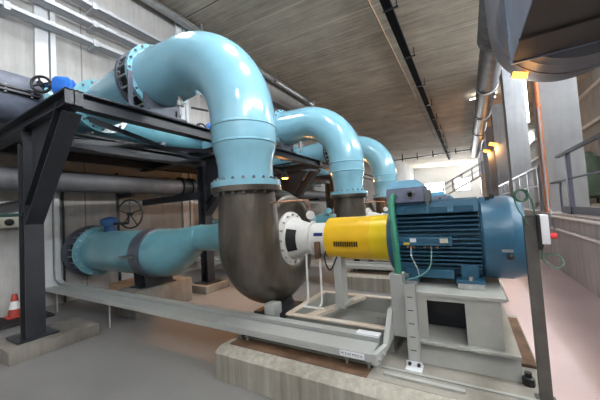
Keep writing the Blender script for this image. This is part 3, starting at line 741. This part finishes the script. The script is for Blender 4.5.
for i in range(22):
    q = 2*PI*(i+.5)/22; p = V((0, SY, RZ)) + (u*math.cos(q)+v*math.sin(q))*.455
    if me0 is None:
        b = NB(); tube(b, [(-6.90, 0, 0), (-6.58, 0, 0)], .013, 8); me0 = bpy.data.meshes.new('tie_rod'); b.to_mesh(me0); b.free(); me0.materials.append(M['bolt'])
    o = bpy.data.objects.new('tie_rod', me0); C.objects.link(o); o.parent = sp; o.location = V((0, p.y, p.z)) - wloc(sp)
b = NB(); tube(b, [(-7.098, SY, RZ), (-6.88, SY, RZ)], .38, 40); obj('wall_stub', b, 'tealdark', sp)
b = NB(); lathe(b, [(0, .10), (.12, .10), (.12, .15), (.2, .17), (.24, .17), (.27, .12), (.3, .04)], (-6.2, SY, RZ+.38), (0, 0, 1), 24); va = obj('valve_gearbox', b, 'blued', sp)
b = NB(); tube(b, [(-6.1, SY, RZ+.53), (-5.62, SY+.05, RZ+.53)], .025, 8); obj('valve_shaft', b, 'black', sp)
handwheel('handwheel', (-5.55, SY+.05, RZ+.70), V((.35, -.94, 0)), .27, 'black', sp, 5, .016)
b = NB(); tube(b, [(-5.58, SY+.05, RZ+.70), (-5.62, SY+.05, RZ+.53)], .02, 8); obj('wheel_bracket', b, 'black', sp)
lines.append(sp)
blk = NB(); box(blk, -5.1, -4.55, 2.5, 3.55, 0, .42, .012)
bo = tag(obj('support_block', blk, 'pad'), 'concrete block under the suction pipe of the nearest pump', 'concrete block', 'suction pipe blocks'); lines.append(bo)
ps = thing('saddle_stand', (-4.72, SY, .42), 'dark steel saddle on the concrete block under the nearest suction pipe', 'pipe stand', 'suction pipe saddles')
b = NB(); box(b, -4.98, -4.6, SY-.3, SY+.3, .42, .44); obj('base_plate', b, 'steel', ps)
arc = [(SY + .40*math.sin(math.radians(t_)), RZ - .40*math.cos(math.radians(t_))) for t_ in range(-40, 41, 8)]
for x in (-4.93, -4.62):
    b = NB(); prism(b, [(SY-.24, .44), (SY+.24, .44)] + arc[::-1], 'x', x-.01, x+.01); obj('saddle_plate', b, 'steel', ps)
lines.append(ps)
wb = NB(); box(wb, -5.9, -5.3, 2.75, 3.3, 0, .40, .01)
wo = tag(obj('timber_block', wb, 'wood'), 'brown timber block farther left under the nearest suction pipe', 'timber block', 'timber blocks'); lines.append(wo)

# --- coupling guard
cg = thing('coupling_guard', (-1.02, SY, 1.0), 'bright yellow coupling guard between nearest pump and motor', 'coupling guard', 'coupling guards')
gx0, gx1, gx2, gr = -1.355, -.85, -.668, .228
b = NB(); lathe(b, [(0, .10), (0, gr-.02), (.012, gr), (gx1-gx0, gr), (gx1-gx0, gr-.02)], (gx0, SY, SZ), (1, 0, 0), 56); obj('shell', b, 'yellow', cg)
b = NB(); lathe(b, [(0, gr-.02), (0, gr+.004), (gx2-gx1, gr+.004), (gx2-gx1, .10)], (gx1, SY, SZ), (1, 0, 0), 56); obj('end_sleeve', b, 'yellow2', cg, label='lemon yellow sleeve at the motor end')
def cyl_patch(x0, x1, z0, z1, r, m, name, parent, thick=.002):
    b = NB(); n_ = 5; rows = []
    for i in range(n_+1):
        z = z0+(z1-z0)*i/n_; y = SY - math.sqrt(r*r-(z-SZ)**2); rows.append([b.verts.new((x, y, z)) for x in (x0, x1)])
    for p, q in zip(rows, rows[1:]): b.faces.new((p[0], p[1], q[1], q[0]))
    bmesh.ops.solidify(b, geom=b.faces[:], thickness=thick)
    return obj(name, b, m, parent)
gv = cyl_patch(-1.235, -.965, SZ-.075, SZ-.01, gr+.002, 'yellow', 'vent_panel', cg)
for k in range(11):
    x = -1.228+.0242*k; cyl_patch(x, x+.015, SZ-.068, SZ-.017, gr+.0035, 'dark', 'vent_slot', gv)
lines.append(cg)

# --- motor
mo = thing('motor', (-.1, SY, .87), 'large blue finned electric motor nearest the camera', 'motor', 'motors')
mx0, mx1, mx2 = -.66, .08, .36
b = NB(); lathe(b, [(0, .1), (0, .31), (.02, .335), (.09, .335), (.11, .30), (.12, .29), (mx1-mx0, .29)], (mx0, SY, SZ), (1, 0, 0), 56); obj('stator_body', b, 'motor', mo)
b = NB()
for k in range(15):
    dz = -.27 + .036*k; hw = math.sqrt(.345**2 - dz*dz)
    if abs(dz) < .26 or True: box(b, mx0+.11, mx1-.01, SY-hw, SY+hw, SZ+dz-.006, SZ+dz+.006)
for k in range(13):
    dy = -.21+.035*k; hh = math.sqrt(.35**2 - dy*dy)
    box(b, mx0+.11, mx1-.01, SY+dy-.005, SY+dy+.005, SZ-hh, SZ-.2)
obj('cooling_fins', b, 'motord', mo)
b = NB(); prism(b, [(SY-.30, SZ+.235), (SY+.30, SZ+.235), (SY+.24, SZ+.33), (SY+.1, SZ+.352), (SY-.1, SZ+.352), (SY-.24, SZ+.33)], 'x', mx0+.10, mx1-.005)
for k in range(3): box(b, mx0+.18+.19*k, mx0+.32+.19*k, SY-.30, SY-.27, SZ+.235, SZ+.285)
obj('top_deck', b, 'motor', mo)
b = NB(); lathe(b, [(0, .30), (0, .335), (.015, .348), (.20, .348), (.215, .34), (.285, .318), (.295, .30), (.296, .02)], (mx1, SY, SZ), (1, 0, 0), 64); obj('fan_cowl', b, 'motor', mo)
b = NB(); box(b, mx1+.05, mx1+.08, SY-.15, SY-.12, SZ+.31, SZ+.345); lathe(b, [(0, .02), (.03, .02), (.045, .01)], (mx1+.1, SY-.1, SZ+.325), (0, 0, 1), 10); obj('lifting_stud', b, 'black', mo)
cyl_patch(mx1+.12, mx1+.19, SZ-.085, SZ-.062, .3495, 'label', 'cowl_label', mo)
b = NB(); lathe(b, [(0, .022), (.02, .022), (.03, .012)], (mx1+.17, SY-.335, SZ-.115), V((0, -.95, -.3)), 12); obj('cowl_plug', b, 'black', mo)
for x in (-.50, -.02):
    b = NB(); box(b, x-.10, x+.10, SY-.36, SY+.36, .862, .885, .004); box(b, x-.06, x+.06, SY-.29, SY-.17, .885, 1.0); box(b, x-.06, x+.06, SY+.17, SY+.29, .885, 1.0); f_ = obj('foot', b, 'motor', mo)
    b = NB(); lathe(b, [(0, .02), (.03, .02)], (x, SY-.34, .885), (0, 0, 1), 6); obj('foot_bolt', b, 'bolt', f_)
b = NB(); box(b, -.50, -.13, SY-.33, SY-.27, .885, .955, .006); obj('side_rail', b, 'motor', mo)
# terminal box
tz0, tz1 = 1.535, 1.665; tx0, tx1, ty0, ty1 = -.635, -.315, SY-.30, SY+.05
b = NB(); box(b, tx0, tx1, ty0, ty1, tz0, tz1, .008); tb = obj('terminal_box', b, 'tbox', mo)
b = NB(); va = [b.verts.new(p) for p in ((tx0-.004, ty0-.004, tz1), (tx1+.004, ty0-.004, tz1), (tx1+.004, ty1, tz1), (tx0-.004, ty1, tz1))]; vb = [b.verts.new(p) for p in ((tx0+.07, ty0+.09, tz1+.075), (tx1-.07, ty0+.09, tz1+.075), (tx1-.07, ty1-.07, tz1+.075), (tx0+.07, ty1-.07, tz1+.075))]
faces_quad(b, va, vb); b.faces.new(va[::-1]); b.faces.new(vb); obj('box_lid', b, 'bluelid', tb)
b = NB(); ring(b, (-.425, ty0, 1.60), (0, -1, 0), .022, .036, .03, 24); obj('gland', b, 'boltd', tb)
b = NB(); lathe(b, [(0, .022), (.004, .022)], (-.425, ty0-.001, 1.60), (0, -1, 0), 20); obj('gland_hole', b, 'dark', tb)
b = NB(); box(b, tx1-.02, tx1+.05, ty0+.03, ty0+.12, tz0+.0, tz0+.10, .006); tube(b, [(tx1+.02, ty0+.05, tz0-.04), (tx1+.02, ty0+.05, tz0+.04)], .02, 10); obj('side_gland', b, 'boltd', tb)
b = NB(); box(b, tx0+.04, tx1-.02, ty0+.05, ty1-.02, tz0-.035, tz0, .0); obj('box_neck', b, 'motord', tb)
# sensor box with labels
sy = SY-.375
b = NB(); box(b, -.555, -.125, sy, SY-.3, SZ-.035, SZ+.04, .006); sb = obj('sensor_box', b, 'motor', mo)
for nm, x0_, x1_, z0_, z1_, m_ in (('yellow_label', -.50, -.45, SZ-.026, SZ-.008, 'ylabel'), ('white_label', -.445, -.395, SZ-.004, SZ+.028, 'label'), ('beige_label', -.215, -.155, SZ-.012, SZ+.026, 'blabel')):
    b = NB(); box(b, x0_, x1_, sy-.003, sy, z0_, z1_); obj(nm, b, m_, sb)
for x in (-.47, -.445, -.42, -.335, -.285, -.235):
    b = NB(); lathe(b, [(0, .008), (.02, .011), (.025, .008)], (x, sy+.03, SZ-.06), (0, 0, 1), 8); obj('cable_gland', b, 'copper', sb)
b = NB(); tube(b, smooth_path([(-.445, sy+.03, SZ-.05), (-.44, sy-.01, SZ-.12), (-.40, sy-.02, SZ-.22), (-.39, sy, SZ-.29)]), .0045, 8); obj('sensor_hose', b, 'hose', sb)
b = NB(); tube(b, smooth_path([(-.285, sy+.03, SZ-.05), (-.285, sy-.015, SZ-.12), (-.30, sy-.03, SZ-.20), (-.37, sy-.05, SZ-.27), (-.48, sy-.06, SZ-.31)]), .0055, 8); obj('sensor_hose', b, 'greenp', sb)
lines.append(mo)
# green conduit from the trunking up to the terminal box
gc = NB(); tube(gc, smooth_path([(-.54, 2.47, .93), (-.535, 2.45, 1.05), (-.55, 2.48, 1.3), (-.575, 2.56, 1.5), (-.575, 2.62, 1.585), (-.57, 2.66, 1.6)]), .028, 12)
for_ = tag(obj('flexible_conduit', gc, 'green'), 'green flexible conduit rising to the nearest motor terminal box', 'conduit', 'motor conduits'); lines.append(for_)

# --- base frame under motor and pump
bf = thing('base_frame', (-.7, SY, .275), 'light grey steel base frame carrying the nearest motor and pump', 'base frame', 'base frames')
y0, y1 = 2.42, 3.48
b = NB(); prism(b, [(y0-.03, .275), (y0+.02, .44), (y1-.02, .44), (y1+.03, .275)], 'x', -.45, .235)
box(b, -.47, .235, y0-.06, y1+.06, .44, .458); obj('lower_frame', b, 'greyd', bf)
b = NB(); box(b, -.47, .185, y0-.03, y1+.03, .80, .822); obj('top_plate', b, 'greyd', bf)
for yy in (y0, y1):
    b = NB(); box(b, -.40, -.33, yy-.01, yy+.01, .458, .80); box(b, -.07, .15, yy-.01, yy+.01, .458, .80); box(b, -.33, -.07, yy-.01, yy+.01, .76, .80); obj('side_web', b, 'greyd', bf)
b = NB(); box(b, .14, .152, y0, y1, .458, .80); box(b, -.41, -.398, y0, y1, .458, .80); obj('inner_plates', b, 'greyd', bf); b = NB(); box(b, -.395, .138, 2.72, 2.735, .459, .70); obj('shade_panel', b, 'steel', bf)  # panel's dark colour stands in for shadow inside the pedestal
for x in (-.50, -.02):
    for yy in (SY-.33, SY+.33):
        b = NB(); box(b, x-.09, x+.09, yy-.06, yy+.06, .822, .862, .004); obj('motor_shim', b, 'galv', bf)
b = NB(); lathe(b, [(0, .035), (.05, .035), (.055, .02), (.085, .02)], (.262, 2.38, .275), (0, 0, 1), 8); obj('anchor_nut', b, 'black', bf)
# trough between pump and motor
tr = NB(); X0, X1, Y0, Y1 = -1.66, -.62, 2.47, 3.30
box(tr, X0, X1, Y0, Y0+.03, .285, .46); box(tr, X0, X1, Y1-.03, Y1, .285, .46); box(tr, X0, X0+.03, Y0, Y1, .285, .46); box(tr, X1-.03, X1, Y0, Y1, .285, .46); box(tr, X0, X1, Y0, Y1, .275, .30)
trg = obj('drip_trough', tr, 'greyd', bf)
b = NB(); box(b, X0-.03, X1, Y0-.035, Y0+.03, .46, .474); box(b, X0-.03, X1, Y1-.03, Y1+.035, .46, .474); box(b, X0-.04, X0+.03, Y0, Y1, .46, .4735); obj('trough_rim', b, 'cream', trg, label='worn cream rim with rust stains')
b = NB(); bar(b, (-1.45, Y0+.02, .455), (-1.15, Y1-.02, .455), .10, .03); obj('cross_bar', b, 'cream', trg)
b = NB(); box(b, -.80, -.72, 2.62, 2.64, .30, .50); obj('baffle_plate', b, 'galv', trg)
b = NB(); box(b, -1.29, -1.20, SY-.13, SY-.115, .47, SZ-.16); box(b, -1.252, -1.238, SY-.115, SY+.1, .47, SZ-.16); box(b, -1.30, -1.19, SY-.16, SY+.12, .47, .485); box(b, -1.31, -1.18, SY-.14, SY+.12, SZ-.16, SZ-.14); box(b, -1.29, -1.2, SY-.1, SY+.1, SZ-.14, SZ-.07); box(b, -1.29, -1.2, SY-.12, SY+.12, .45, .475); obj('bearing_stand', b, 'grey', bf)
lines.append(bf)

# --- cable trunking from the left wall
TY0, TY1, TZ = 2.10, 2.42, .35
tg = thing('cable_trunking', (-3.7, 2.26, .30), 'long light grey cable trunking running in front of the nearest pump', 'cable trunking', 'cable trunkings')
b = NB(); box(b, -6.98, -.70, TY0, TY0+.205, TZ, TZ+.058); b2 = NB()
prism(b, [(TY0, TZ), (TY0+.205, TZ), (TY0+.205, TZ+.058), (TY0, TZ+.058)], 'x', -.70, -.698)
obj('wide_duct', b, 'grey', tg)
box(b2, -6.98, -.70, TY0+.232, TY1, TZ, TZ+.085); obj('narrow_duct', b2, 'grey', tg)
b = NB(); box(b, -6.95, -.70, TY0+.205, TY0+.232, TZ, TZ+.02); obj('gap_strip', b, 'dark', tg)
b = NB()
for x in (-2.35, -4.9): box(b, x-.004, x+.004, TY0-.003, TY0+.207, TZ-.002, TZ+.061)
obj('joint_strip', b, 'galv', tg)
def riser(yA, yB, d, name):
    """turn from horizontal up the wall, then straight up"""
    b = NB(); xs = -7.09; cs = []
    pts = [(-6.90, TZ, TZ+d)]
    inner = [(-6.98 + .0, TZ+d)]
    poly = [(-6.80, TZ), (-7.02, TZ+.02), (-7.09, TZ+.12), (-7.09, 7.45), (-7.09+d, 7.45), (-7.09+d, TZ+.26), (-6.98, TZ+.11+d*.4), (-6.80, TZ+d)]
    prism(b, poly, 'y', yA, yB); return obj(name, b, 'riser', tg)
riser(TY0, TY0+.205, .058, 'wide_riser'); riser(TY0+.235, TY1, .085, 'narrow_riser')
# machine end: slanted end plates and upright duct
b = NB(); prism(b, [(TY0-.004, TZ-.012), (TY0+.06, TZ-.02), (TY1+.16, .50), (TY1+.16, .66), (TY1+.0, .66), (TY0+.19, TZ+.065), (TY0-.004, TZ+.065)], 'x', -.70, -.66)
for v_ in b.verts: v_.co.x += max(0, v_.co.y-TY0)*.20
ep = obj('end_plate', b, 'grey', tg)
for y, z in ((TY0+.03, TZ+.02), (TY0+.10, TZ+.035), (TY1+.02, .50), (TY1+.06, .56)):
    b = NB(); lathe(b, [(0, .016), (.015, .016), (.022, .008)], (-.66+(y-TY0)*.20, y, z), (1, 0, 0), 10); obj('bolt', b, 'bolt', ep)
b = NB(); box(b, -.60, -.50, 2.42, 2.53, .44, .93); box(b, -.604, -.496, 2.416, 2.534, .93, .945); obj('upright_duct', b, 'grey', tg)
b = NB(); box(b, -.50, -.43, 2.43, 2.47, .70, .76); box(b, -.50, -.43, 2.43, 2.47, .80, .83); obj('side_arm', b, 'grey', tg)
for x in (-.92, -.74, -2.05, -1.96, -4.6, -6.4):
    b = NB(); tube(b, [(x, TY0+.05, .28 if x > -2.1 else .0), (x, TY0+.05, TZ)], .012, 8); lathe(b, [(0, .022), (.015, .022)], (x, TY0+.05, TZ-.03), (0, 0, 1), 6); obj('support_bolt', b, 'galv', tg)
b = NB(); box(b, -.955, -.755, TY0-.003, TY0-.0005, TZ+.008, TZ+.052); lb = obj('duct_label', b, 'label', tg)
rot = Matrix.Rotation(PI/2, 3, 'X')
text_child('label_text', 'M 2141 MCC.A', .027, (-.855, TY0-.004, TZ+.03), rot, 'ink', lb)
b = NB(); box(b, -.90, -.70, TY0+.235, TY1-.01, TZ+.085, TZ+.10); obj('top_label', b, 'label', tg)
lines.append(tg)

# --- slotted upright beside the trunking end
su = thing('slotted_upright', (-.43, 2.29, .275), 'light grey slotted upright with foot plate beside the nearest base frame', 'strut', 'slotted uprights')
b = NB(); box(b, -.475, -.385, 2.30, 2.308, .29, .90); box(b, -.475, -.468, 2.30, 2.34, .29, .90); box(b, -.392, -.385, 2.30, 2.34, .29, .90); obj('channel', b, 'grey', su)
for k in range(5):
    z = .40+.10*k; b = NB(); box(b, -.452, -.412, 2.2985, 2.3, z, z+.006); obj('slot', b, 'dark', su)
b = NB(); box(b, -.49, -.375, 2.23, 2.34, .275, .287); box(b, -.49, -.375, 2.292, 2.2999, .285, .322); fp = obj('foot_plate', b, 'label', su)
for x in (-.465, -.40):
    b = NB(); lathe(b, [(0, .014), (.015, .014)], (x, 2.292, .307), (0, -1, 0), 6); obj('bolt', b, 'steel', fp)
lines.append(su)

second = ['stained concrete plinth under the second pump and motor', 'second dark cast steel pump, behind the yellow guard', 'pale blue elbow pipe rising from the second pump', 'pale blue flanged pipe joining the second elbow to the header', 'blue grey plate stand under the second elbow', 'pale blue suction pipe entering the second pump', 'concrete block under the suction pipe of the second pump', 'dark steel saddle under the second suction pipe', 'brown timber block under the second suction pipe', 'yellow coupling guard of the second pump', 'blue electric motor of the second pump, behind the nearest motor', 'green conduit at the second motor', 'grey steel base frame of the second pump', 'light grey cable trunking in front of the second pump', 'slotted grey upright beside the second base frame']
ordn = {0: 'second', 1: 'third'}
for k in (1, 2):
    for o, l in zip(lines, second):
        dup(o, (0, 3.2*k, 0), l if k == 1 else l.replace('second', 'third').replace('behind the yellow guard', 'beyond the second').replace('behind the nearest motor', 'beyond the second motor'))
dup(act, (0, 3.2, 0), 'bright blue valve actuator on the platform by the second elbow')
dup(act, (0, 6.4, 0), 'bright blue valve actuator on the platform by the third elbow')

# ------------------------------------------------------------ control post at the plinth end
cp = thing('control_post', (.323, 2.215, .275), 'brown grey steel post with push button box on the plinth corner', 'control post')
px, py = .323, 2.215
b = NB(); box(b, px-.03, px+.03, py-.004, py+.004, .275, 1.395); box(b, px+.024, px+.03, py, py+.04, .275, 1.395); box(b, px-.03, px-.024, py, py+.04, .275, 1.395); box(b, px-.03, px+.03, py-.004, py+.04, 1.39, 1.398); obj('channel', b, 'post', cp)
b = NB(); box(b, px-.05, px+.05, py-.05, py+.07, .275, .285); obj('foot_plate', b, 'post', cp)
b = NB(); box(b, px+.031, px+.045, py-.03, py+.07, 1.19, 1.40); obj('back_plate', b, 'black', cp)
b = NB(); box(b, px+.045, px+.085, py-.03, py+.07, 1.225, 1.40, .005); bb = obj('button_box', b, 'label', cp)
b = NB(); lathe(b, [(0, .012), (.012, .012), (.012, .019), (.032, .019), (.038, .014)], (px+.085, py+.01, 1.27), (1, 0, 0), 16); obj('stop_button', b, 'red', bb)
def coil(c, r, n, ax, jitter, seg=40):
    a_, u, v = frame(ax); pts = []
    for i in range(seg*n):
        q = 2*PI*i/seg; rr = r*(1+jitter*math.sin(i*.37)); pts.append(V(c) + (u*math.cos(q)+v*math.sin(q))*rr + a_*(.012*math.sin(i*.21)))
    return pts
b = NB(); tube(b, coil((px-.028, py+.02, 1.525), .036, 3, (.25, -.95, .1), .07), .0045, 6)
tube(b, smooth_path([(px-.063, py+.02, 1.52), (px-.058, py, 1.46), (px-.035, py-.02, 1.40), (px-.01, py-.012, 1.34)]), .0045, 6)
tube(b, smooth_path([(px+.005, py+.02, 1.53), (px+.025, py+.02, 1.48), (px+.03, py+.02, 1.39)]), .005, 6)
tag(obj('cable_coil', b, 'greend'), 'green cable coil hanging on top of the control post', 'cable', 'cables on the control post')
b = NB(); tube(b, smooth_path([(px+.06, py+.02, 1.225), (px+.045, py+.0, 1.18), (px+.05, py-.01, 1.12), (px+.09, py-.01, 1.085), (px+.135, py, 1.10), (px+.132, py+.03, 1.145), (px+.09, py+.04, 1.16), (px+.055, py+.03, 1.145), (px+.04, py+.02, 1.13)], 8), .005, 6)
tag(obj('cable_loop', b, 'greend'), 'dark green cable looped below the push button box', 'cable', 'cables on the control post')

# ------------------------------------------------------------ light
def area(name, loc, rot, sx, sy, e, col=(1, 1, 1)):
    L = bpy.data.lights.new(name, 'AREA'); L.shape = 'RECTANGLE'; L.size = sx; L.size_y = sy; L.energy = e; L.color = col
    o = bpy.data.objects.new(name, L); C.objects.link(o); o.location = loc; o.rotation_euler = rot; return o
# daylight entering through the clerestory windows
for y0, y1 in wy:
    area('window_daylight', (XO-.05, (y0+y1)/2, (wz0+wz1)/2), (0, math.radians(112), 0), .44, 2.4, 300 if y0 < 14 else 130, (.90, .95, 1.0))
for x, z in ((-4.25, 4.0), (-.35, 4.35)):
    area('end_window_daylight', (x, YB-.15, z), (math.radians(-100), 0, 0), 2.4, 1.9, 450, (.93, .97, 1.0))
# amber work lamps under the platform
for x, y, z, e in ((-3.62, 4.42, 2.5, 130), (-4.0, 6.1, 2.42, 28), (-4.0, 9.4, 2.5, 45)):
    t = thing('work_lamp', (x, y, z), {4.42: 'amber work lamp under the platform behind the nearest pump', 6.1: 'amber work lamp under the platform behind the second pump', 9.4: 'amber work lamp under the platform behind the third pump'}[y], 'lamp', 'work lamps under the platform')
    b = NB(); lathe(b, [(0, .10), (.03, .11), (.09, .06), (.1, .02)], (x, y, z), (0, 0, 1), 18); obj('shade', b, 'steel', t)
    b = NB(); lathe(b, [(-.02, .05), (0, .09), (.01, .09)], (x, y, z-.005), (0, 0, 1), 18); obj('glass', b, 'sodium', t)
    b = NB(); tube(b, [(x, y, z+.09), (x, y, ZT-.17), ], .012, 8); bar(b, (-4.85, y, ZT-.195), (-3.645, y, ZT-.195), .05, .03); obj('bracket', b, 'steel', t)
    L = bpy.data.lights.new('work_light', 'SPOT' if e > 100 else 'POINT'); L.energy = e; L.color = (1, .47, .16); L.shadow_soft_size = .1
    lo = bpy.data.objects.new('work_light', L); C.objects.link(lo); lo.location = (x, y, z-.12)
    if e > 100: L.spot_size = math.radians(95); L.spot_blend = .5; lo.rotation_euler = (V((-4.1, 2.6, 0)) - V((x, y, z))).to_track_quat('-Z', 'Y').to_euler()

w = bpy.data.worlds.new('world'); sc.world = w; w.use_nodes = True
w.node_tree.nodes['Background'].inputs[0].default_value = (.6, .7, .85, 1); w.node_tree.nodes['Background'].inputs[1].default_value = .3
sc.view_settings.view_transform = 'Standard'; sc.view_settings.look = 'None'; sc.view_settings.gamma = 1; sc.view_settings.use_curve_mapping = False
sc.view_settings.exposure = 0.45
sc.cycles.use_denoising = True; sc.cycles.max_bounces = 8; sc.cycles.diffuse_bounces = 4
